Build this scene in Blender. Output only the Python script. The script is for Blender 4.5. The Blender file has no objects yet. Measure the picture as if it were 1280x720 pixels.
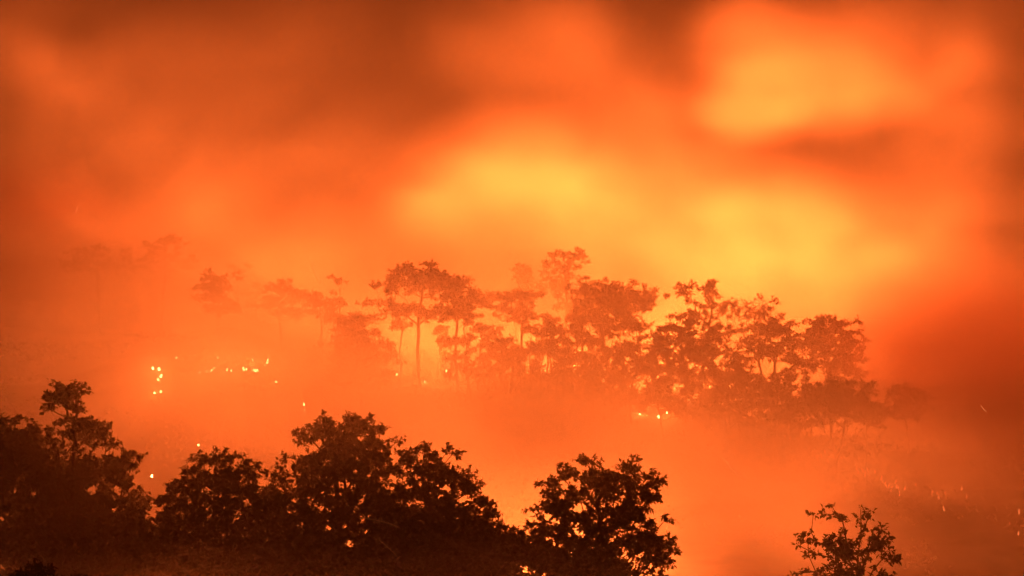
import bpy, math, random
import numpy as np
from mathutils import Vector

SC = bpy.context.scene
COL = SC.collection
F = 1280 * 100.0 / 36.0            # focal length in photo pixels (100 mm lens)

# ------------------------------------------------------------------ camera
cam_d = bpy.data.cameras.new('camera')
cam_d.lens = 100.0; cam_d.sensor_width = 36.0
cam_d.clip_start = 0.5; cam_d.clip_end = 8000.0
cam = bpy.data.objects.new('camera', cam_d); COL.objects.link(cam)
cam.location = (0, 0, 0); cam.rotation_euler = (math.radians(90), 0, 0)
SC.camera = cam

# ------------------------------------------------------------------ night sky (no sun: the fires are the light)
W = bpy.data.worlds.new('World'); SC.world = W; W.use_nodes = True
wn = W.node_tree.nodes; wl = W.node_tree.links; wn.clear()
sky = wn.new('ShaderNodeTexSky'); sky.sky_type = 'NISHITA'; sky.sun_disc = False
sky.sun_elevation = math.radians(-4.0); sky.sun_rotation = math.radians(200.0)
bg = wn.new('ShaderNodeBackground'); bg.inputs['Strength'].default_value = 0.02
wo = wn.new('ShaderNodeOutputWorld')
wl.new(sky.outputs[0], bg.inputs['Color']); wl.new(bg.outputs[0], wo.inputs['Surface'])

SC.view_settings.view_transform = 'Standard'; SC.view_settings.look = 'None'
SC.view_settings.exposure = 0.0; SC.view_settings.gamma = 1.0
SC.view_settings.use_curve_mapping = False
SC.render.engine = 'CYCLES'
cy = SC.cycles
cy.use_denoising = True
cy.use_adaptive_sampling = True; cy.adaptive_threshold = 0.10; cy.adaptive_min_samples = 32
cy.max_bounces = 4; cy.diffuse_bounces = 1; cy.glossy_bounces = 1
cy.transmission_bounces = 2; cy.volume_bounces = 2; cy.transparent_max_bounces = 8
cy.volume_step_rate = 1.0; cy.volume_max_steps = 128
cy.sample_clamp_indirect = 4.0; cy.light_sampling_threshold = 0.03
cy.caustics_reflective = False; cy.caustics_refractive = False

FIRE_RGB = (1.0, 0.142, 0.0215)      # colour of the firelight after the smoke has reddened it

def at(px, py, Y):
    return Vector(((px - 640.0) / F * Y, Y, (360.0 - py) / F * Y))

# ------------------------------------------------------------------ helpers
def sm(a, b, x):
    t = np.clip((x - a) / (b - a), 0, 1)
    return t * t * (3 - 2 * t)

def link(name, mesh, mat=None, parent=None):
    o = bpy.data.objects.new(name, mesh); COL.objects.link(o)
    if mat is not None: mesh.materials.append(mat)
    if parent is not None: o.parent = parent
    return o

def tag(o, label=None, cat=None, group=None, kind=None):
    if label: o['label'] = label
    if cat: o['category'] = cat
    if group: o['group'] = group
    if kind: o['kind'] = kind
    return o

def np_mesh(name, verts, faces, smooth=False):
    """faces: (n,k) int array, all of the same size"""
    me = bpy.data.meshes.new(name)
    v = np.asarray(verts, dtype=np.float32); f = np.asarray(faces, dtype=np.int32)
    me.vertices.add(len(v)); me.vertices.foreach_set('co', v.ravel())
    n, k = f.shape
    me.loops.add(n * k); me.loops.foreach_set('vertex_index', f.ravel())
    me.polygons.add(n)
    me.polygons.foreach_set('loop_start', np.arange(0, n * k, k, dtype=np.int32))
    me.polygons.foreach_set('loop_total', np.full(n, k, dtype=np.int32))
    if smooth: me.polygons.foreach_set('use_smooth', np.ones(n, dtype=bool))
    me.update(calc_edges=True); me.validate()
    return me

# ------------------------------------------------------------------ materials
def new_mat(name):
    m = bpy.data.materials.new(name); m.use_nodes = True
    n = m.node_tree.nodes; n.clear()
    return m, n, m.node_tree.links

def noise_mat(name, c1, c2, scale, rough=0.9, bump=0.0, detail=6):
    m, n, l = new_mat(name)
    out = n.new('ShaderNodeOutputMaterial'); b = n.new('ShaderNodeBsdfPrincipled')
    tc = n.new('ShaderNodeTexCoord'); nz = n.new('ShaderNodeTexNoise')
    nz.inputs['Scale'].default_value = scale; nz.inputs['Detail'].default_value = detail
    r = n.new('ShaderNodeValToRGB')
    r.color_ramp.elements[0].position = 0.35; r.color_ramp.elements[1].position = 0.68
    r.color_ramp.elements[0].color = (*c1, 1); r.color_ramp.elements[1].color = (*c2, 1)
    l.new(tc.outputs['Object'], nz.inputs['Vector']); l.new(nz.outputs['Fac'], r.inputs['Fac'])
    l.new(r.outputs['Color'], b.inputs['Base Color']); b.inputs['Roughness'].default_value = rough
    b.inputs['Specular IOR Level'].default_value = 0.15
    if bump:
        bp = n.new('ShaderNodeBump'); bp.inputs['Strength'].default_value = bump
        l.new(nz.outputs['Fac'], bp.inputs['Height']); l.new(bp.outputs['Normal'], b.inputs['Normal'])
    l.new(b.outputs[0], out.inputs['Surface'])
    return m

M_GROUND = noise_mat('scorched_ground', (0.018, 0.014, 0.010), (0.085, 0.065, 0.040), 0.35, 0.95, 0.6, 9)
M_BARK = noise_mat('bark', (0.030, 0.021, 0.014), (0.090, 0.066, 0.045), 6.0, 0.9, 0.5)

def leaf_mat(name, c1, c2):
    m, n, l = new_mat(name)
    out = n.new('ShaderNodeOutputMaterial')
    d = n.new('ShaderNodeBsdfDiffuse'); t = n.new('ShaderNodeBsdfTranslucent'); mx = n.new('ShaderNodeMixShader')
    mx.inputs[0].default_value = 0.12
    g = n.new('ShaderNodeNewGeometry'); r = n.new('ShaderNodeValToRGB')
    r.color_ramp.elements[0].color = (*c1, 1); r.color_ramp.elements[1].color = (*c2, 1)
    l.new(g.outputs['Random Per Island'], r.inputs['Fac'])
    l.new(r.outputs['Color'], d.inputs['Color']); l.new(r.outputs['Color'], t.inputs['Color'])
    l.new(d.outputs[0], mx.inputs[1]); l.new(t.outputs[0], mx.inputs[2]); l.new(mx.outputs[0], out.inputs['Surface'])
    return m
M_LEAF = leaf_mat('leaf', (0.020, 0.034, 0.010), (0.052, 0.062, 0.020))
M_DRY = leaf_mat('dry_leaf', (0.050, 0.040, 0.016), (0.110, 0.085, 0.035))

def flame_mat(name, rgb, strength):
    m, n, l = new_mat(name)
    out = n.new('ShaderNodeOutputMaterial'); e = n.new('ShaderNodeEmission')
    e.inputs['Color'].default_value = (*rgb, 1); e.inputs['Strength'].default_value = strength
    l.new(e.outputs[0], out.inputs['Surface'])
    m.cycles.emission_sampling = 'NONE'
    return m
M_FLAME = flame_mat('flame', (1.0, 0.42, 0.12), 30.0)
M_EMBER = flame_mat('ember', (1.0, 0.42, 0.12), 28.0)
M_SPARK = flame_mat('spark', (1.0, 0.30, 0.08), 1.0)
M_SPARK_DIM = flame_mat('fading_spark', (1.0, 0.24, 0.06), 0.28)
M_GLOW = flame_mat('low_flame', (1.0, 0.24, 0.06), 1.4)

# ------------------------------------------------------------------ terrain
def H(x, y):
    x = np.asarray(x, float); y = np.asarray(y, float)
    near = -1.7 - 0.19 * np.clip(y, -60, 118)
    valley = -29.0 + 1.2 * np.sin(x * 0.045 + 0.7)
    crest = -11.2 - 0.11 * np.clip(x, -38, 62) - 2.6 * sm(12, 42, x) + 0.7 * np.sin(x * 0.13) + 0.5 * np.sin(x * 0.31 + 1.0)
    back = -46.0
    h = near + (valley - near) * sm(120, 195, y)
    h = h + (crest - h) * sm(205, 335, y)
    shelf = 105.0 * sm(-8, -42, x)
    h = h + (back - h) * sm(338 + shelf, 430 + shelf, y)
    h = h + 0.35 * np.sin(x * 0.23 + y * 0.11) + 0.25 * np.sin(x * 0.51 - y * 0.37 + 2) + 0.15 * np.sin(x * 1.1 + y * 0.9)
    h = h + 26.0 * sm(700, 1200, y) * (0.6 + 0.4 * np.sin(x * 0.004 + 1.0))
    return h

def axis(parts):
    return np.unique(np.concatenate([np.linspace(a, b, n) for a, b, n in parts]))
gx = axis([(-1400, -130, 24), (-130, 130, 131), (130, 1400, 24)])
gy = axis([(-300, 0, 14), (0, 450, 190), (450, 1900, 40)])
X, Y_ = np.meshgrid(gx, gy)
gv = np.stack([X, Y_, H(X, Y_)], -1).reshape(-1, 3)
nx, ny = len(gx), len(gy)
ii = (np.arange(ny - 1)[:, None] * nx + np.arange(nx - 1)[None, :]).ravel()
gf = np.stack([ii, ii + 1, ii + 1 + nx, ii + nx], -1)
ground = link('ground', np_mesh('ground', gv, gf, True), M_GROUND)
tag(ground, 'dark scorched hillside falling to a valley and rising to a ridge', 'ground', kind='structure')

def ground_hit(px, py, y0=205, y1=345):
    """where the line of sight of a photo pixel meets the hillside"""
    ys = np.linspace(y0, y1, 700)
    x = (px - 640) / F * ys; z = (360 - py) / F * ys
    below = np.nonzero(z <= H(x, ys))[0]
    if len(below) == 0: return None
    y = ys[below[0]]
    return Vector(((px - 640) / F * y, y, float(H((px - 640) / F * y, y))))

# ------------------------------------------------------------------ trees
def tube_batch(chains, sides):
    """chains: list of (points (n,3), radii (n,)); returns verts, quads"""
    V = []; Q = []; off = 0
    ang = np.arange(sides) * 2 * math.pi / sides
    ca, sa = np.cos(ang), np.sin(ang)
    for P, R in chains:
        n = len(P)
        T = np.gradient(P, axis=0); T /= (np.linalg.norm(T, axis=1, keepdims=True) + 1e-9)
        ref = np.array([1.0, 0.2, 0.1]) if abs(T[0, 0]) < 0.8 else np.array([0.1, 1.0, 0.2])
        A = np.cross(T, ref); A /= (np.linalg.norm(A, axis=1, keepdims=True) + 1e-9)
        B = np.cross(T, A)
        ring = P[:, None, :] + R[:, None, None] * (ca[None, :, None] * A[:, None, :] + sa[None, :, None] * B[:, None, :])
        V.append(ring.reshape(-1, 3))
        i = np.arange(n - 1)[:, None] * sides; j = np.arange(sides)[None, :]; j2 = (j + 1) % sides
        Q.append(np.stack([i + j, i + j2, i + j2 + sides, i + j + sides], -1).reshape(-1, 4) + off)
        off += n * sides
    return np.concatenate(V), np.concatenate(Q)

def leaf_batch(rng, pos, dirs, size, droop=0.25):
    """one folded, pointed leaf (two triangles' worth of quad halves) per position"""
    n = len(pos)
    d = dirs + rng.normal(0, 0.45, (n, 3)); d[:, 2] -= droop
    d /= (np.linalg.norm(d, axis=1, keepdims=True) + 1e-9)
    up = rng.normal(0, 0.6, (n, 3)); up[:, 2] += 0.8
    s = np.cross(d, up); s /= (np.linalg.norm(s, axis=1, keepdims=True) + 1e-9)
    u = np.cross(s, d)
    L = (size * rng.uniform(0.65, 1.3, n))[:, None]; Wd = L * rng.uniform(0.22, 0.33, n)[:, None]
    v0 = pos; v1 = pos + d * L * 0.45 + s * Wd + u * Wd * 0.35
    v2 = pos + d * L - u * L * 0.10; v3 = pos + d * L * 0.45 - s * Wd + u * Wd * 0.35
    V = np.stack([v0, v1, v2, v3], 1).reshape(-1, 3)
    b = np.arange(n) * 4
    T = np.concatenate([np.stack([b, b + 1, b + 2], -1), np.stack([b, b + 2, b + 3], -1)])
    return V, T

def make_tree(name, label, base, lobes, seed, trunk_r=0.2, trunk_top=None, n_clump=90, clump_r=0.7, twigs=5, leaves=8,
              leaf=0.28, flat=0.75, shell=0.45, mat=None, group=None, forks=1, rise=0.5, lean=(0, 0), cat='tree', bare=0.0, wobble=0.12, trunk_frac=1.0):
    """base: world point of the foot; lobes: world-space ellipsoids (centre, rx, ry, rz) that the crown fills"""
    rng = np.random.default_rng(seed)
    base = np.array(base, float)
    lob = [(np.array(c, float) - base, np.array(r, float)) for c, r in lobes]
    vol = np.array([r.prod() ** 0.8 for c, r in lob]); vol /= vol.sum()
    tops = [c[2] + 0.55 * r[2] for c, r in lob]
    k = int(np.argmax(tops))
    top = lob[k][0].copy(); top[2] = tops[k] * trunk_frac if trunk_top is None else trunk_top
    # trunk polyline with a gentle wander
    n0 = 12
    t = np.linspace(0, 1, n0)[:, None]
    P = np.zeros((n0, 3)) * 0 + t * top[None, :]
    P[:, :2] = (t ** 1.4) * top[None, :2]
    wob = np.cumsum(rng.normal(0, wobble, (n0, 2)), axis=0) * (top[2] / 14.0)
    P[1:, :2] += (wob - wob[0])[1:] * 0.8
    nodes = [p for p in P]; par = [-1] + list(range(n0 - 1))
    nodes_a = P.copy()
    # clump centres inside the lobes, biased to the shell
    C = []
    for i in range(n_clump):
        c, r = lob[rng.choice(len(lob), p=vol)]
        d = rng.normal(0, 1, 3); d /= np.linalg.norm(d)
        C.append(c + d * r * rng.uniform(0, 1) ** shell * rng.normal(1.0, 0.10))
    C = np.array(C)
    C = C[C[:, 2] > 0.4]
    order = np.argsort(np.linalg.norm(C[:, :2] - P[-1, :2], axis=1) + 0.3 * np.abs(C[:, 2] - C[:, 2].mean()))
    tips = []
    zmin = C[:, 2].min()
    for ci in order:
        p = C[ci]
        dv = p - nodes_a; hor = np.linalg.norm(dv[:, :2], axis=1)
        cost = np.linalg.norm(dv, axis=1) + 1.6 * np.maximum(0, rise * hor - dv[:, 2])
        cost += 3.0 * (nodes_a[:, 2] < min(zmin * 0.75, 0.5 * top[2]))
        b = int(np.argmin(cost))
        a = nodes_a[b]; L = np.linalg.norm(p - a)
        m = max(1, int(L / 0.9)); prev = b
        bend = rng.normal(0, 0.10, 3) * L; bend[2] -= 0.06 * L
        new = []
        for q in range(1, m + 1):
            s = q / m
            pt = a + (p - a) * s + bend * math.sin(math.pi * s) + rng.normal(0, 0.03, 3) * L * (q < m)
            new.append(pt); nodes.append(pt); par.append(prev); prev = len(nodes) - 1
        nodes_a = np.vstack([nodes_a, new]); tips.append(prev)
    N = len(nodes)
    cnt = np.zeros(N)
    for tpi in tips: cnt[tpi] += 1
    for i in range(N - 1, 0, -1): cnt[par[i]] += cnt[i]
    cnt = np.maximum(cnt, 0.6)
    R = 0.020 * cnt ** 0.5
    R = R * (trunk_r / R[0]) ** np.clip((np.log(cnt + 1e-6) - 0) / math.log(cnt[0]), 0, 1)
    R[:n0] = np.maximum(R[:n0], trunk_r * (1 - 0.85 * np.linspace(0, 1, n0)))
    R[0] *= 1.35
    root = bpy.data.objects.new(name, None); COL.objects.link(root)
    root.location = base; root.empty_display_size = 0.5
    # chains: follow from every tip back to a used node
    used = np.zeros(N, bool); used[:n0] = True
    chains = []
    for tpi in sorted(tips, key=lambda q: -nodes_a[q][2]):
        ch = [tpi]; i = tpi
        while not used[i]:
            used[i] = True; i = par[i]; ch.append(i)
        if len(ch) > 1:
            ch = ch[::-1]
            r = R[ch].copy(); r[0] = min(r[0], r[1] * 1.25)
            chains.append((nodes_a[ch], r))
    V, Q = tube_batch([(nodes_a[:n0], R[:n0])], 9)
    link('trunk', np_mesh('trunk', V, Q, True), M_BARK, root)
    tc = []; lp = []; ld = []
    for tpi in tips:
        if rng.uniform() < bare: nl = 0
        else: nl = leaves
        c = nodes_a[tpi]; back = c - nodes_a[par[tpi]]; back /= (np.linalg.norm(back) + 1e-9)
        for q in range(twigs):
            d = rng.normal(0, 1, 3); d[2] = d[2] * flat + 0.25; d += back * 0.5
            d /= np.linalg.norm(d); d[2] *= flat
            Lt = clump_r * rng.uniform(0.5, 1.25)
            mid = c + d * Lt * 0.5 + rng.normal(0, 0.08, 3) * Lt; end = c + d * Lt
            tc.append((np.array([c, mid, end]), np.array([0.014, 0.010, 0.005]) * (1.2 if leaf > 0.3 else 1.0)))
            if nl:
                s = rng.uniform(0.35, 1.05, nl)[:, None]
                lp.append(c + (end - c) * s + rng.normal(0, 0.07 * clump_r, (nl, 3)))
                dd = rng.normal(0, 0.8, (nl, 3)) + d * 0.8
                ld.append(dd)
    V1, Q1 = tube_batch(chains, 6); V2, Q2 = tube_batch(tc, 3)
    br = link('branches', np_mesh('branches', np.concatenate([V1, V2]), np.concatenate([Q1, Q2 + len(V1)]), True), M_BARK, root)
    br['kind'] = 'stuff'
    if lp:
        lp = np.concatenate(lp); ld = np.concatenate(ld)
        V, T = leaf_batch(rng, lp, ld, leaf)
        cr = link('crown', np_mesh('crown', V, T), mat or M_LEAF, root); cr['kind'] = 'stuff'
    tag(root, label, cat, group)
    return root

def px_lobes(ls, Y, depth=0.9):
    """crown lobes given as (px, py, half width, half height[, depth offset m]) in photo pixels at distance Y"""
    out = []
    for q in ls:
        c = at(q[0], q[1], Y + (q[4] if len(q) > 4 else 0))
        rx = q[2] / F * Y; rz = q[3] / F * Y
        out.append(((c.x, c.y, c.z), (rx, depth * rx, rz)))
    return out

def tree_px(name, label, px, Y, lobes, seed, **kw):
    x = (px - 640) / F * Y
    base = (x, Y, float(H(x, Y)) - 0.15)
    return make_tree(name, label, base, px_lobes(lobes, Y), seed, **kw)

fg = dict(cat='tree', leaf=0.235, clump_r=0.54, twigs=6, leaves=10, trunk_r=0.24)
tree_px('broadleaf_tree', 'broad dense dark tree whose low crown hides the foot of the tall tree', 15, 160,
        [(20, 560, 50, 42), (-25, 555, 45, 40), (10, 585, 70, 55), (-40, 600, 60, 70), (45, 640, 75, 75), (10, 690, 90, 50)], 1, n_clump=640, **fg)
tree_px('tall_broadleaf_tree', 'tall dark tree with open tiered top rising highest of the near trees', 82, 158,
        [(84, 492, 26, 20), (70, 505, 22, 12), (105, 530, 28, 22), (125, 548, 24, 16), (135, 580, 48, 15), (168, 578, 24, 9), (150, 605, 40, 12), (95, 600, 60, 45), (110, 670, 80, 60)], 2,
        n_clump=350, trunk_top=None, **{**fg, 'clump_r': 0.5})
tree_px('broadleaf_tree', 'rounded dark tree between the tall tiered tree and the biggest crown', 268, 160,
        [(275, 600, 50, 36), (240, 640, 50, 40), (305, 640, 40, 40), (265, 690, 85, 50)], 3, n_clump=350, **fg)
tree_px('broadleaf_tree', 'biggest dark near tree with broad flat-topped crown', 425, 164,
        [(402, 540, 30, 20), (440, 540, 46, 22), (470, 556, 28, 14), (435, 575, 58, 28), (395, 600, 55, 45), (465, 615, 60, 50), (375, 660, 70, 60), (450, 690, 100, 60)], 4, n_clump=660, **{**fg, 'trunk_r': 0.34})
tree_px('broadleaf_tree', 'dark near tree with lopsided sloping crown beside the flat-topped crown', 540, 159,
        [(532, 585, 40, 28), (565, 615, 40, 32), (530, 650, 60, 45), (590, 655, 36, 36), (560, 700, 80, 50)], 5, n_clump=400, **fg)
tree_px('broadleaf_tree', 'small low dark tree filling the gap before the round lone crown', 622, 163,
        [(615, 680, 34, 30), (645, 690, 30, 26), (600, 705, 40, 40)], 6, n_clump=130, **fg)
tree_px('broadleaf_tree', 'round-crowned dark tree with bright gaps around its visible trunk', 762, 160,
        [(757, 594, 50, 34), (718, 625, 58, 45), (797, 625, 44, 44), (700, 685, 60, 45), (770, 680, 75, 55), (820, 695, 36, 28)], 7, n_clump=320, **fg)
tree_px('sapling_tree', 'small sparse tree with separate leaf tufts standing apart from the rest', 1062, 157,
        [(1052, 652, 36, 20), (1088, 648, 18, 20), (1022, 676, 34, 26), (1100, 682, 30, 28), (1060, 690, 60, 30), (1060, 725, 76, 34)], 8,
        n_clump=125, **{**fg, 'leaf': 0.27, 'clump_r': 0.40, 'twigs': 4, 'leaves': 5, 'trunk_r': 0.13, 'shell': 0.6})
tree_px('broadleaf_tree', 'low dark crown in the dip between the tall tiered tree and the rounded tree', 172, 173,
        [(160, 655, 50, 45), (190, 690, 50, 45), (150, 700, 60, 40)], 10, n_clump=190, **fg)
tree_px('broadleaf_tree', 'dark crown wedged low between the rounded tree and the flat-topped tree', 335, 174,
        [(332, 650, 34, 44), (345, 700, 60, 45)], 11, n_clump=150, **fg)
tree_px('broadleaf_tree', 'dark crown half hidden behind the flat-topped and the sloping crowns', 492, 176,
        [(492, 668, 40, 45), (500, 705, 60, 40)], 12, n_clump=170, **fg)
tree_px('sapling_tree', 'thin sparse tree with bright smoke showing through beside the round crown', 662, 172,
        [(668, 672, 26, 26), (650, 700, 34, 28)], 13, n_clump=44, **{**fg, 'trunk_r': 0.12, 'clump_r': 0.5})
LOW = [(55, 149, [(50, 690, 60, 34), (95, 705, 50, 36)], 'low dark bushy tree at the foot of the tall tiered tree'),
       (215, 150, [(200, 700, 50, 32), (245, 706, 44, 34)], 'low dark bushy tree at the foot of the rounded near tree'),
       (345, 148, [(330, 700, 50, 32), (375, 704, 44, 36)], 'low dark bushy tree at the foot of the flat-topped tree'),
       (470, 150, [(455, 702, 46, 32), (505, 700, 46, 34)], 'low dark bushy tree between the flat-topped and the sloping trees'),
       (585, 149, [(575, 702, 44, 30), (612, 708, 36, 30)], 'low dark bushy tree at the foot of the sloping tree'),
       (715, 150, [(700, 708, 40, 24), (750, 712, 40, 24)], 'low dark bushy tree at the foot of the round-crowned tree')]
for i, (px, Y, lob, lab) in enumerate(LOW):
    tree_px('low_bushy_tree', lab, px, Y, lob, 20 + i, n_clump=150, **{**fg, 'trunk_r': 0.14})
tree_px('broadleaf_tree', 'near treetop below the broad dense tree, darkest of all', 45, 118,
        [(30, 745, 70, 34), (85, 750, 40, 30)], 9, n_clump=110, **fg)

# ---- the burning ridge
rg = dict(cat='tree', wobble=0.2, trunk_frac=0.82, leaf=0.33, clump_r=0.78, twigs=6, leaves=9, trunk_r=0.20, flat=0.65)
R_TREES = [
 ('umbrella_tree', 'tall umbrella-crowned tree with a long low limb, beside the low round bushy tree', 525, 322,
  [(530, 341, 44, 13), (497, 357, 34, 13), (552, 358, 44, 17), (478, 380, 26, 5), (505, 388, 36, 8), (542, 392, 42, 8)], dict(n_clump=170)),
 ('umbrella_tree', 'slim tree with a tight round crown touching the umbrella crown beside it', 572, 318,
  [(575, 368, 26, 22), (590, 375, 20, 12), (570, 390, 26, 12), (565, 425, 22, 8)], dict(n_clump=70, trunk_r=0.16)),
 ('bushy_tree', 'low round bushy tree at the ridge end beside the tall umbrella tree', 452, 305,
  [(445, 410, 28, 20), (430, 435, 28, 25), (465, 440, 34, 30), (450, 465, 48, 25)], dict(n_clump=190, trunk_r=0.15)),
 ('forked_tree', 'tree with a forked trunk and thin flat crown in the ridge gap', 652, 326,
  [(635, 378, 34, 13), (660, 372, 24, 10), (650, 392, 40, 12), (680, 410, 26, 14), (650, 445, 34, 12)], dict(n_clump=95, trunk_r=0.16)),
 ('pale_tree', 'faint tall tree standing behind the forked tree in bright smoke', 704, 372,
  [(704, 330, 30, 20), (695, 355, 28, 20), (715, 380, 26, 22)], dict(n_clump=80)),
 ('pale_tree', 'faintest small-topped tree behind the thin flat crown', 655, 384,
  [(652, 345, 20, 14), (660, 368, 20, 12)], dict(n_clump=40)),
 ('umbrella_tree', 'wide dark umbrella crown, broadest on the ridge, on one straight trunk', 765, 318,
  [(750, 365, 44, 18), (790, 372, 40, 18), (765, 385, 55, 18), (735, 395, 28, 16), (775, 405, 40, 12)], dict(n_clump=210)),
 ('bushy_tree', 'dark lower tree under the widest umbrella crown', 790, 306,
  [(770, 450, 40, 28), (800, 440, 44, 34), (760, 480, 38, 26), (815, 475, 44, 30)], dict(n_clump=170, trunk_r=0.14)),
 ('bushy_tree', 'dense dark tree filling the middle of the ridge clump', 858, 308,
  [(850, 425, 40, 30), (880, 440, 36, 34), (845, 465, 40, 34), (885, 480, 34, 30)], dict(n_clump=200, trunk_r=0.16)),
 ('airy_tree', 'airy tree with knobbly leaf tufts above the dense ridge clump', 876, 322,
  [(855, 365, 22, 18), (885, 362, 26, 16), (905, 385, 20, 22), (870, 395, 34, 22), (900, 420, 30, 20)],
  dict(n_clump=85, clump_r=0.5, shell=0.7, leaves=7)),
 ('bare_tree', 'half-bare tree with thin upright twigs behind the leafy ridge trees', 946, 328,
  [(940, 400, 28, 28), (955, 385, 20, 18), (930, 425, 30, 20)], dict(n_clump=60, bare=0.55, rise=1.6, clump_r=0.9, trunk_r=0.14)),
 ('umbrella_tree', 'smaller flat-crowned tree beside the half-bare twigs', 970, 318,
  [(968, 410, 28, 16), (985, 425, 24, 16), (955, 440, 28, 14)], dict(n_clump=75, trunk_r=0.15)),
 ('broad_tree', 'broad rounded tree at the ridge end beside the dark red smoke', 1040, 322,
  [(1030, 415, 30, 26), (1060, 425, 28, 28), (1015, 445, 32, 26), (1055, 455, 34, 26)], dict(n_clump=190)),
 ('bushy_tree', 'low dark bushy tree in front of the broad rounded ridge tree', 1045, 300,
  [(1020, 492, 30, 22), (1060, 490, 34, 22), (1040, 510, 48, 24)], dict(n_clump=140, trunk_r=0.13)),
 ('bushy_tree', 'slender leafy tree low among stems near the dense ridge clump', 925, 304,
  [(915, 470, 26, 20), (940, 485, 24, 22), (915, 505, 28, 18)], dict(n_clump=80, trunk_r=0.10)),
 ('bushy_tree', 'small leafy tree between the half-bare tree and the low bushy tree', 975, 303,
  [(970, 490, 22, 20), (985, 512, 24, 16)], dict(n_clump=50, trunk_r=0.09)),
 ('bushy_tree', 'faint isolated bush downslope past the broad rounded tree in dark red smoke', 1135, 318,
  [(1128, 492, 20, 14), (1145, 502, 24, 14), (1130, 512, 34, 14)], dict(n_clump=70, trunk_r=0.10)),
 ('bushy_tree', 'low leafy tree at the foot of the slim round-crowned tree', 590, 310,
  [(580, 455, 26, 16), (600, 462, 22, 14), (560, 470, 20, 10)], dict(n_clump=30, trunk_r=0.09)),
 ('bushy_tree', 'low leafy tree under the thin flat crown of the forked tree', 630, 312,
  [(625, 440, 22, 14), (640, 458, 26, 14)], dict(n_clump=25, trunk_r=0.09)),
 ('bushy_tree', 'leafy small tree among the row of thin stems', 705, 310,
  [(700, 445, 24, 18), (715, 465, 24, 14), (690, 470, 20, 12)], dict(n_clump=30, trunk_r=0.10)),
 ('bushy_tree', 'dark leafy tree below the widest umbrella crown, beside the thin stems', 742, 306,
  [(740, 470, 26, 20), (730, 490, 28, 16)], dict(n_clump=35, trunk_r=0.10)),
 ('bushy_tree', 'low dark tree at the foot of the dense ridge clump', 830, 298,
  [(820, 500, 34, 18), (850, 508, 34, 18)], dict(n_clump=45, trunk_r=0.10)),
 ('bushy_tree', 'low dark tree between the dense clump and the low bushy tree', 915, 297,
  [(905, 512, 30, 18), (940, 520, 30, 16)], dict(n_clump=40, trunk_r=0.10)),
 ('bushy_tree', 'rounded bush leaning against the broad rounded ridge tree', 1082, 306,
  [(1080, 505, 24, 18), (1090, 522, 24, 14)], dict(n_clump=60, trunk_r=0.10)),
 ('pale_tree', 'faint slender tree with tufted top standing above the tight cluster of spot fires', 352, 362,
  [(350, 360, 26, 10), (375, 372, 28, 10), (340, 378, 24, 10), (365, 392, 26, 8)], dict(n_clump=70, trunk_r=0.15)),
 ('pale_tree', 'faint slender tree with oval top standing above the thin row of spot fires', 272, 366,
  [(275, 350, 24, 14), (265, 368, 28, 14), (280, 385, 22, 10)], dict(n_clump=70, trunk_r=0.15)),
 ('pale_tree', 'barely visible tree with rounded top deep in dark smoke beside the oval-topped tree', 205, 425,
  [(205, 305, 34, 12), (190, 322, 34, 14), (225, 330, 26, 14)], dict(n_clump=70)),
 ('pale_tree', 'barely visible wide tree deepest in the dark smoke, above the tall tiered tree', 125, 428,
  [(120, 318, 40, 12), (100, 330, 30, 12), (145, 335, 30, 14)], dict(n_clump=70)),
 ('slender_tree', 'thin tall-stemmed tree between the low round bushy tree and the tufted faint tree', 402, 338,
  [(398, 378, 14, 10), (408, 392, 14, 12)], dict(n_clump=26, trunk_r=0.09)),
]
for i, (nm, lab, px, Y, lob, kw) in enumerate(R_TREES):
    kw['n_clump'] = int(kw['n_clump'] * 1.1)
    tree_px(nm, lab, px, Y, lob, 40 + i, group=None, **{**rg, **kw})
# slim understory trees whose stems stand against the fire glow
rs = random.Random(5)
STEMS = [(598, 320), (612, 330), (628, 312), (676, 318), (690, 330), (702, 312), (716, 324), (728, 334), (742, 316), (835, 332), (905, 330), (925, 322), (958, 312), (1000, 310), (940, 318), (978, 322), (1012, 316), (885, 326), (584, 316), (606, 324), (640, 320), (664, 314), (684, 322), (697, 318), (710, 330), (722, 316), (736, 326), (752, 322), (912, 316), (934, 326), (950, 316), (990, 320), (555, 334), (500, 330),
         (300, 400), (322, 395), (240, 405), (420, 345)]
for i, (px, Y) in enumerate(STEMS):
    hgt = rs.uniform(50, 95)
    x = (px - 640) / F * Y
    y0 = 360 - F * float(H(x, Y)) / Y
    lab, grp = (('slim young tree with a thin stem standing in the smoke under the faint trees', 'slim trees under the faint trees') if px < 430 else
                ('slim young tree beside the trunk of the tall umbrella tree', 'slim trees beside the tall umbrella tree') if px < 580 else
                ('slim young tree with low tuft between the slim round tree and the forked tree', 'slim trees between round and forked trees') if px < 640 else
                ('slim young tree in the row of stems between the forked tree and the widest crown', 'slim trees in the row of stems') if px < 750 else
                ('slim young tree behind the dense middle of the ridge clump', 'slim trees behind the dense clump') if px < 915 else
                ('slim young tree near the half-bare tree and its twigs', 'slim trees near the half-bare tree'))
    tree_px('slim_tree', lab, px, Y,
            [(px + rs.uniform(-4, 4), y0 - hgt, rs.uniform(9, 16), rs.uniform(8, 14)), (px + rs.uniform(-6, 6), y0 - hgt * 0.72, rs.uniform(10, 16), rs.uniform(6, 10))],
            200 + i, group=grp, **{**rg, 'n_clump': 12, 'trunk_r': 0.09, 'clump_r': 0.55})

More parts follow.
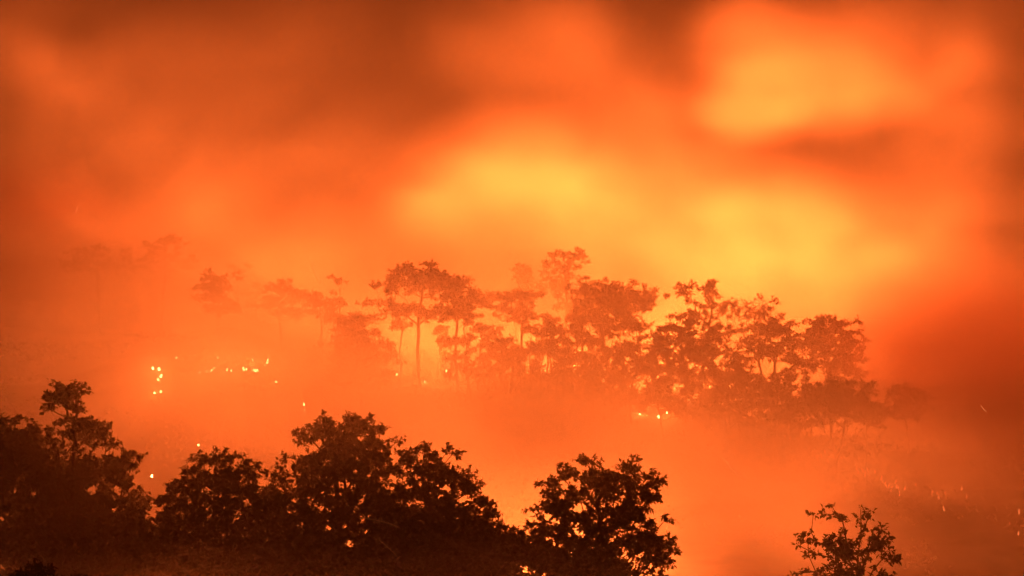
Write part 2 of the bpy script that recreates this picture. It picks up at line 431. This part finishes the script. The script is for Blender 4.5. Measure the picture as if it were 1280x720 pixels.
# low undergrowth on the hillside and ridge: nobody could count it
rng = np.random.default_rng(77)
n = 9000
ux = rng.uniform(-80, 80, n); uy = 250 + 95 * rng.uniform(0, 1, n) ** 0.7
dens = -0.4 + np.sin(ux * 0.21 + 1) + np.sin(uy * 0.17 + ux * 0.08) + rng.normal(0, 0.7, n)
ux, uy = ux[dens > 0], uy[dens > 0]
hh = rng.gamma(2.2, 0.35, len(ux)) + 0.15
kk = 9
P = np.repeat(np.stack([ux, uy, H(ux, uy)], -1), kk, 0); hk = np.repeat(hh, kk)
P = P + rng.normal(0, 1, P.shape) * np.stack([0.45 * hk, 0.45 * hk, 0 * hk], -1)
P[:, 2] += rng.uniform(0, 1, len(P)) * hk
V, T = leaf_batch(rng, P, rng.normal(0, 1, P.shape) + np.array([0, 0, 0.8]), 0.42, 0.0)
ug = link('undergrowth', np_mesh('undergrowth', V, T), M_DRY)
tag(ug, 'low dry brush covering the smoky hillside below the ridge', 'undergrowth', kind='stuff')

# ------------------------------------------------------------------ fire
def flame_mesh(seed, h=1.0, w=0.34, rings=7, sides=8):
    """a licking tongue of flame: a twisted, tapering, uneven teardrop"""
    r = random.Random(seed); vs = []; fs = []
    ph = r.uniform(0, 6.28)
    for i in range(rings):
        t = i / (rings - 1)
        rad = w * (0.55 + 0.9 * t) * (1 - t) ** 0.8 * 1.35 if i else w * 0.5
        ox = 0.16 * h * t * math.sin(2.6 * t + ph); oy = 0.12 * h * t * math.cos(2.1 * t + ph * 1.7)
        for j in range(sides):
            a = 2 * math.pi * j / sides + 0.9 * t
            rr = max(rad, 0.004) * (1 + 0.28 * math.sin(3 * a + ph + 4 * t))
            vs.append((ox + rr * math.cos(a), oy + rr * math.sin(a), h * t))
    for i in range(rings - 1):
        for j in range(sides):
            j2 = (j + 1) % sides
            fs.append((i * sides + j, i * sides + j2, (i + 1) * sides + j2, (i + 1) * sides + j))
    return np_mesh('flame', np.array(vs), np.array(fs), True)
FM = [flame_mesh(i) for i in range(6)]
def flame_obj(name, loc, size, mat, wide=1.0, parent=None, seed=0):
    r = random.Random(seed)
    me = FM[r.randrange(6)]
    o = bpy.data.objects.new(name, me); COL.objects.link(o)
    if not me.materials: me.materials.append(mat)
    o.material_slots[0].link = 'OBJECT'; o.material_slots[0].material = mat
    o.location = loc; o.rotation_euler = (0, 0, r.uniform(0, 6.28))
    o.scale = (size * wide, size * wide, size)
    if parent is not None: o.parent = parent
    return o

def firelight(parent, power, loc, radius):
    ld = bpy.data.lights.new('firelight', 'POINT'); ld.energy = power; ld.color = FIRE_RGB; ld.shadow_soft_size = radius
    lo = bpy.data.objects.new('firelight', ld); COL.objects.link(lo); lo.parent = parent; lo.location = loc
    return lo
# spot fires seen on the slope: (px, py, size px)
SPOTS_L = [(191, 460, 5), (199, 462, 6), (201, 470, 6), (198, 474, 4), (193, 491, 4), (201, 489, 4), (221, 446, 3),
           (258, 464, 4), (264, 463, 5), (268, 459, 3), (272, 446, 4), (284, 462, 5), (289, 463, 4), (305, 462, 7), (308, 461, 5), (318, 464, 8), (322, 463, 5),
           (316, 449, 6), (334, 453, 5), (335, 449, 4), (345, 477, 4), (250, 465, 3)]
for i, (px, py, s) in enumerate(SPOTS_L):
    p = ground_hit(px, py + 6) or at(px, py + 4, 330)
    p.z += 4.0 / F * p.y          # burning on the tops of the brush
    o = flame_obj('spot_fire', p, s * 0.72 / F * p.y, M_EMBER, 1.3, seed=i)
    if s >= 4 and i % 2 == 0: firelight(o, 1.5e3, (0, 0, 2.0), 0.6)
    if px < 230: lab, grp = 'small yellow spot fire in the upright column of embers on the smoky slope', 'spot fires in the upright column'
    elif px < 300: lab, grp = 'tiny yellow spot fire in the thin row under the oval-topped faint tree', 'spot fires in the thin row'
    else: lab, grp = 'bright yellow spot fire in the tight cluster under the tufted faint tree', 'spot fires in the tight cluster'
    tag(o, lab, 'fire', grp)
SPOTS_C = [(496, 468, 5), (558, 463, 5), (561, 466, 5), (563, 461, 4), (531, 477, 4), (601, 423, 5), (800, 517, 4), (824, 521, 6), (834, 515, 4), (495, 483, 3)]
for i, (px, py, s) in enumerate(SPOTS_C):
    p = ground_hit(px, py + 2) or at(px, py + 2, 332)
    o = flame_obj('spot_fire', p, s * 0.72 / F * p.y, M_EMBER, 1.3, seed=100 + i)
    if s >= 4: firelight(o, 3.4e3 if px > 700 else 6.5e3, (0, 0, 2.0), 0.6)
    if px > 700: lab, grp = 'small bright spot fire below the dense middle of the ridge clump', 'spot fires below the dense clump'
    elif px > 590: lab, grp = 'single bright ember beside the trunk of the forked tree', None
    else: lab, grp = 'small bright spot fire near the trunks of the tall umbrella and slim round trees', 'spot fires near the umbrella tree'
    tag(o, lab, 'fire', grp)
SPOTS_V = [(248, 556, 5), (247, 566, 4), (190, 596, 7), (380, 505, 6), (380, 512, 4), (562, 506, 3), (300, 520, 2)]
for i, (px, py, s) in enumerate(SPOTS_V):
    p = ground_hit(px, py + 2)
    o = flame_obj('spot_fire', p, s * 0.65 / F * p.y, M_EMBER, 1.0, seed=150 + i)
    if px < 200: lab, grp = 'brightest lone flame in the dip beside the tall tiered near tree', None
    elif px < 255: lab, grp = 'small flame just above the rounded near tree, one of a pair', 'pair of flames above the rounded tree'
    elif px == 380: lab, grp = 'small flame seen just over the flat-topped near tree, one of a pair', 'pair of flames above the flat-topped tree'
    elif px > 500: lab, grp = 'tiny lone flame on the slope above the sloping near crown', None
    else: lab, grp = 'tiniest lone flame between the rounded and the flat-topped near trees', None
    tag(o, lab, 'fire', grp)
# the creeping line of fire low on the right-hand slope
rl = random.Random(11)
LINE = []
for (xa, ya, xb, yb, k) in [(975, 548, 1010, 562, 8), (1010, 562, 1052, 580, 22), (1068, 588, 1092, 597, 10), (1100, 600, 1130, 614, 14), (1165, 613, 1185, 622, 5), (1200, 612, 1212, 618, 3)]:
    for q in range(k):
        t = (q + rl.uniform(0, 0.8)) / k
        LINE.append((xa + (xb - xa) * t + rl.uniform(-3, 3), ya + (yb - ya) * t + rl.uniform(-6, 6), rl.uniform(3, 8)))
LINE += [(1145, 606, 4), (1274, 640, 7), (1262, 655, 4), (1273, 667, 5), (1180, 636, 7), (1058, 613, 3)]
for i, (px, py, s) in enumerate(LINE):
    p = ground_hit(px, py + s * 0.5)
    o = flame_obj('line_flame', p, s / F * p.y * 1.1, M_GLOW, 0.55, seed=300 + i)
    if i % 9 == 4: firelight(o, 0.7e3, (0, 0, 2.0), 0.6)
    if px < 1060: lab, grp = 'low orange flame in the densest upper stretch of the fire line below the ridge end', 'upper stretch of the fire line'
    elif px < 1140: lab, grp = 'low orange flame in the broken lower stretch of the fire line past the sparse tree', 'lower stretch of the fire line'
    else: lab, grp = 'stray low flame burning apart beyond the end of the fire line', 'stray flames beyond the fire line'
    tag(o, lab, 'flame', grp)

# sparks blown through the air, seen as short glowing threads
SPARKS = [((902, 570), (918, 590), (931, 600), 150), ((1226, 506), (1229, 511), (1234, 515), 200), ((383, 318), (398, 352), (400, 346), 300), ((448, 647), (478, 652), (500, 660), 140),
          ((470, 672), (485, 684), (497, 697), 140), ((92, 268), (96, 262), (97, 256), 260)]
for i, (a, b, c, Y) in enumerate(SPARKS):
    A, B, C_ = [np.array(at(q[0], q[1], Y)) for q in (a, b, c)]
    t = np.linspace(0, 1, 9)[:, None]
    Pp = (1 - t) ** 2 * A + 2 * t * (1 - t) * (2 * B - 0.5 * (A + C_)) + t * t * C_
    mid = Pp.mean(0)
    V, Q = tube_batch([(Pp - mid, np.array([0.3, 0.6, 0.8, 1, 1, 1, 0.9, 0.7, 0.3]) * (0.22 if 400 < a[0] < 500 else 0.32) / F * Y)], 5)
    o = link('flying_spark', np_mesh('flying_spark', V, Q, True), M_SPARK_DIM if 400 < a[0] < 500 else M_SPARK); o.location = mid
    tag(o, ['long faint spark trailing down between the round crown and the sparse tree', 'short hooked spark in the dark red smoke past the ridge end',
            'curved faint spark above the tufted faint tree', 'longest flat-curved spark in front of the biggest near tree',
            'steeper spark under the flat-curved one, in front of the biggest near tree', 'tiny upright spark high in the smoke over the faintest trees'][i], 'spark')

# fire fronts: tongues of flame with the light they give off
def fire_front(x, y, power, n, size, label, seed, lift=3.0, radius=3.0, spread=1.0):
    r = random.Random(seed)
    z = float(H(x, y))
    root = bpy.data.objects.new('fire_front', None); COL.objects.link(root); root.location = (x, y, z)
    for k in range(n):
        dx, dy = r.gauss(0, 3.0 * spread), r.gauss(0, 2.0 * spread)
        zz = float(H(x + dx, y + dy)) - z - 0.1
        flame_obj('flame', (dx, dy, zz), size * r.uniform(0.5, 1.2), M_FLAME, 0.9, root, seed * 50 + k)
    firelight(root, power, (0, 0, lift), radius)
    tag(root, label, 'fire', 'fire fronts')
    return root
MW = 0.78e6
FRONTS = [  # x, y, power, n, size, label
 (2, 425, 2.4, 10, 4.0, 'fire front burning behind the forked ridge tree'),
 (36, 432, 2.4, 10, 4.0, 'fire front burning behind the airy ridge tree'),
 (-46, 480, 1.0, 8, 3.0, 'fire front burning behind the bushy tree at the ridge end'),
 (4, 364, 0.36, 8, 1.6, 'fire front close behind the row of thin stems on the ridge'),
 (25, 362, 0.44, 8, 1.6, 'fire front close behind the dense middle of the ridge clump'),
 (-14, 362, 0.12, 6, 1.4, 'fire front close behind the tall umbrella-crowned tree'),
 (-40, 225, 0.62, 8, 2.5, 'fire front in the hollow behind the tall tiered near tree'),
 (-13, 225, 0.44, 8, 2.5, 'fire front in the hollow behind the biggest near tree'),
 (4, 225, 0.33, 8, 2.5, 'fire front in the hollow behind the round-crowned near tree'),
]
for i, (x, y, p, n_, s, lab) in enumerate(FRONTS):
    fire_front(x, y, p * MW, n_, s, lab, 900 + i, lift=6.0 if y > 400 else 3.5 if y > 300 else 2.4, spread=1.0 if s > 1 else 0.5)

# ------------------------------------------------------------------ smoke
class GN:
    def __init__(self, name):
        self.t = bpy.data.node_groups.new(name, 'GeometryNodeTree')
        self.t.interface.new_socket('Geometry', in_out='INPUT', socket_type='NodeSocketGeometry')
        self.t.interface.new_socket('Geometry', in_out='OUTPUT', socket_type='NodeSocketGeometry')
        self.n = self.t.nodes; self.l = self.t.links
    def put(self, sock, v):
        if hasattr(v, 'is_linked') or isinstance(v, bpy.types.NodeSocket): self.l.new(v, sock)
        else: sock.default_value = v
    def m(self, op, a, b=0.0, c=None):
        q = self.n.new('ShaderNodeMath'); q.operation = op
        self.put(q.inputs[0], a); self.put(q.inputs[1], b)
        if c is not None: self.put(q.inputs[2], c)
        return q.outputs[0]
    def v(self, op, a, b=None, out=0):
        q = self.n.new('ShaderNodeVectorMath'); q.operation = op
        self.put(q.inputs[0], a)
        if b is not None: self.put(q.inputs[1], b)
        return q.outputs[out]
    def noise(self, vec, scale, detail=3.0, rough=0.5):
        q = self.n.new('ShaderNodeTexNoise'); self.put(q.inputs['Vector'], vec)
        q.inputs['Scale'].default_value = scale; q.inputs['Detail'].default_value = detail; q.inputs['Roughness'].default_value = rough
        return q

def smoke_volume(name, label, blobs, lo, hi, res, density, colour, aniso, warp=16.0, warp_scale=0.016, nscale=0.02, contrast=1.5, seed=0.0, step=1.0, fine=1.0, sampling='MULTIPLE_IMPORTANCE'):
    """a body of smoke: soft billows (centre, radii, weight) stirred by turbulence, sampled into a density grid"""
    g = GN(name)
    gi = g.n.new('NodeGroupInput'); go = g.n.new('NodeGroupOutput')
    pos = g.n.new('GeometryNodeInputPosition').outputs[0]
    sp = g.v('ADD', pos, (seed, seed * 0.7, seed * 0.3))
    nz = g.noise(sp, warp_scale, 3.0, 0.55)
    w = g.v('SUBTRACT', nz.outputs['Color'], (0.5, 0.5, 0.5))
    w = g.v('MULTIPLY', w, (warp * 2, warp * 2, warp * 2))
    P = g.v('ADD', pos, w)
    tot = None
    for c, r, a, pw in blobs:
        d = g.v('SUBTRACT', P, tuple(c)); d = g.v('DIVIDE', d, tuple(r))
        q = g.v('DOT_PRODUCT', d, d, out=1)
        e = g.m('EXPONENT', g.m('MULTIPLY', g.m('POWER', q, pw), -1.0)); e = g.m('MULTIPLY', e, a)
        tot = e if tot is None else g.m('ADD', tot, e)
    st = g.v('MULTIPLY', sp, (1.0, 0.8, 1.25))
    n2 = g.noise(st, nscale, 3.0, 0.5)
    f = g.m('MULTIPLY', g.m('SUBTRACT', n2.outputs['Fac'], 0.5), contrast * 2)
    f = g.m('MAXIMUM', g.m('ADD', f, 1.0), 0.04)
    tot = g.m('MULTIPLY', tot, f)
    n3 = g.noise(g.v('MULTIPLY', P, (0.8, 0.8, 1.2)), nscale * 3.2, 4.0, 0.55)
    f3 = g.m('MAXIMUM', g.m('ADD', g.m('MULTIPLY', g.m('SUBTRACT', n3.outputs['Fac'], 0.5), fine * 2), 1.0), 0.05)
    tot = g.m('MULTIPLY', tot, f3)
    # thin out before the limits of the grid
    sx = g.n.new('ShaderNodeSeparateXYZ'); g.l.new(pos, sx.inputs[0])
    for k in range(3):
        size = hi[k] - lo[k]; mrg = 0.06 * size
        a = g.m('DIVIDE', g.m('SUBTRACT', sx.outputs[k], lo[k]), mrg); b = g.m('DIVIDE', g.m('SUBTRACT', hi[k], sx.outputs[k]), mrg)
        e = g.m('MINIMUM', a, b); e = g.m('MINIMUM', g.m('MAXIMUM', e, 0.0), 1.0)
        tot = g.m('MULTIPLY', tot, e)
    vc = g.n.new('GeometryNodeVolumeCube')
    g.l.new(tot, vc.inputs['Density'])
    vc.inputs['Min'].default_value = lo; vc.inputs['Max'].default_value = hi
    for k, ax in enumerate('XYZ'): vc.inputs['Resolution ' + ax].default_value = res[k]
    m, n, l = new_mat(name)
    out = n.new('ShaderNodeOutputMaterial'); pv = n.new('ShaderNodeVolumePrincipled')
    pv.inputs['Color'].default_value = (*colour, 1); pv.inputs['Density'].default_value = density; pv.inputs['Anisotropy'].default_value = aniso
    pv.inputs['Density Attribute'].default_value = 'density'
    l.new(pv.outputs[0], out.inputs['Volume'])
    m.cycles.volume_sampling = sampling; m.cycles.volume_step_rate = step
    stn = g.n.new('GeometryNodeSetMaterial'); stn.inputs['Material'].default_value = m
    g.l.new(vc.outputs[0], stn.inputs['Geometry']); g.l.new(stn.outputs[0], go.inputs[0])
    me = bpy.data.meshes.new(name); me.materials.append(m)
    o = bpy.data.objects.new(name, me); COL.objects.link(o)
    md = o.modifiers.new('density', 'NODES'); md.node_group = g.t
    tag(o, label, 'smoke', kind='stuff')
    return o

def B(px, py, Y, rx, rz, ry, a, p=1.0):
    """billow given by photo pixel and pixel radii at distance Y, depth radius in metres"""
    return (at(px, py, Y), (rx / F * Y, ry, rz / F * Y), a, p)

BACK = [
 B(590, 265, 418, 75, 50, 22, 1.15), B(680, 225, 422, 95, 60, 24, 1.5, 1.4), B(800, 300, 420, 120, 45, 22, 0.6), B(770, 255, 425, 110, 55, 24, 1.2), B(860, 320, 420, 110, 50, 24, 2.2),
 B(1000, 300, 420, 115, 65, 24, 2.6, 1.5), B(1080, 340, 415, 80, 40, 22, 0.8),
 B(935, 118, 432, 52, 42, 24, 5.6, 2.2), B(1000, 98, 436, 65, 42, 24, 3.4, 1.4), B(1080, 85, 438, 80, 40, 24, 1.7), B(925, 40, 440, 55, 50, 24, 1.4, 1.5), B(1030, 15, 445, 90, 45, 26, 1.1), B(860, 180, 430, 110, 60, 26, 0.6),
 B(220, 200, 440, 220, 100, 30, 0.40), B(60, 80, 450, 150, 80, 30, 0.45), B(290, 70, 450, 130, 60, 30, 0.15), B(430, 320, 425, 130, 45, 26, 0.15), B(690, 90, 450, 110, 70, 30, 0.8), B(800, 110, 445, 80, 50, 28, 0.4),
 B(1180, 230, 440, 80, 150, 30, 0.7), B(1190, 60, 445, 80, 90, 30, 1.0), B(760, 430, 375, 380, 60, 16, 1.7), B(230, 440, 395, 260, 60, 26, 0.9), B(640, 60, 470, 640, 120, 30, 0.06),
]
FRONT = [
 B(560, 560, 275, 300, 100, 30, 2.0), B(300, 440, 290, 220, 90, 25, 2.0), B(830, 620, 262, 260, 95, 30, 1.7), B(660, 530, 288, 280, 45, 14, 1.7),
 B(1120, 630, 270, 240, 120, 30, 1.8), B(120, 500, 300, 200, 110, 30, 1.2), B(960, 600, 275, 170, 45, 14, 0.8),
 B(680, 400, 283, 400, 100, 20, 1.7), B(330, 550, 133, 600, 100, 20, 1.2), B(150, 350, 385, 220, 60, 18, 1.2),
]
smoke_volume('smoke', 'billowing smoke above and behind the ridge, lit yellow and orange by hidden fire', BACK,
             (-170, 340, -60), (170, 540, 110), (160, 92, 80), 0.009, (0.9, 0.87, 0.84), 0.2, warp=15, warp_scale=0.015, nscale=0.028, contrast=1.6, seed=11.0, step=8.0, fine=3.0, sampling='DISTANCE')
smoke_volume('smoke', 'orange smoke lying in the hollow between the near trees and the ridge', FRONT,
             (-150, 60, -48), (150, 420, 60), (110, 120, 44), 0.015, (0.9, 0.87, 0.84), 0.4, warp=9.0, warp_scale=0.03, nscale=0.035, contrast=1.7, seed=40.0, step=8.0, fine=3.2)

DARK = [  # billows the fires barely reach; their dimness is put into a low-albedo reddish colour
 B(1240, 455, 300, 150, 95, 26, 3.0, 1.5), B(1130, 470, 308, 60, 45, 14, 0.8), B(1270, 580, 285, 110, 80, 20, 0.7), B(30, 265, 392, 110, 45, 18, 1.0), B(180, 325, 388, 160, 30, 14, 0.9), B(20, 400, 350, 80, 60, 20, 1.0),
]
smoke_volume('shade_tinted_smoke', 'poorly lit smoke, its shade put into a dark colour, drifting past the ridge end and across the faintest trees', DARK,
             (-130, 262, -34), (130, 430, 32), (74, 48, 20), 0.022, (0.46, 0.22, 0.17), 0.2, warp=7, warp_scale=0.02, nscale=0.03, contrast=1.2, seed=70.0, step=6.0, fine=2.0)

# ------------------------------------------------------------------ thin haze over the whole place
hz = np.array([(x, y, z) for x in (-1500, 1500) for y in (-400, 2000) for z in (-60, 160)], float)
hf = np.array([(0, 1, 3, 2), (4, 6, 7, 5), (0, 4, 5, 1), (2, 3, 7, 6), (0, 2, 6, 4), (1, 5, 7, 3)])
mh, n_, l_ = new_mat('haze')
oh = n_.new('ShaderNodeOutputMaterial'); ph = n_.new('ShaderNodeVolumePrincipled')
ph.inputs['Color'].default_value = (0.92, 0.90, 0.87, 1); ph.inputs['Density'].default_value = 0.00022; ph.inputs['Anisotropy'].default_value = 0.4
ph.inputs['Density Attribute'].default_value = ''
l_.new(ph.outputs[0], oh.inputs['Volume'])
mh.cycles.homogeneous_volume = True; mh.cycles.volume_sampling = 'MULTIPLE_IMPORTANCE'
haze = link('haze', np_mesh('haze', hz, hf), mh)
tag(haze, 'thin smoke haze filling the air of the whole valley', 'haze', kind='stuff')
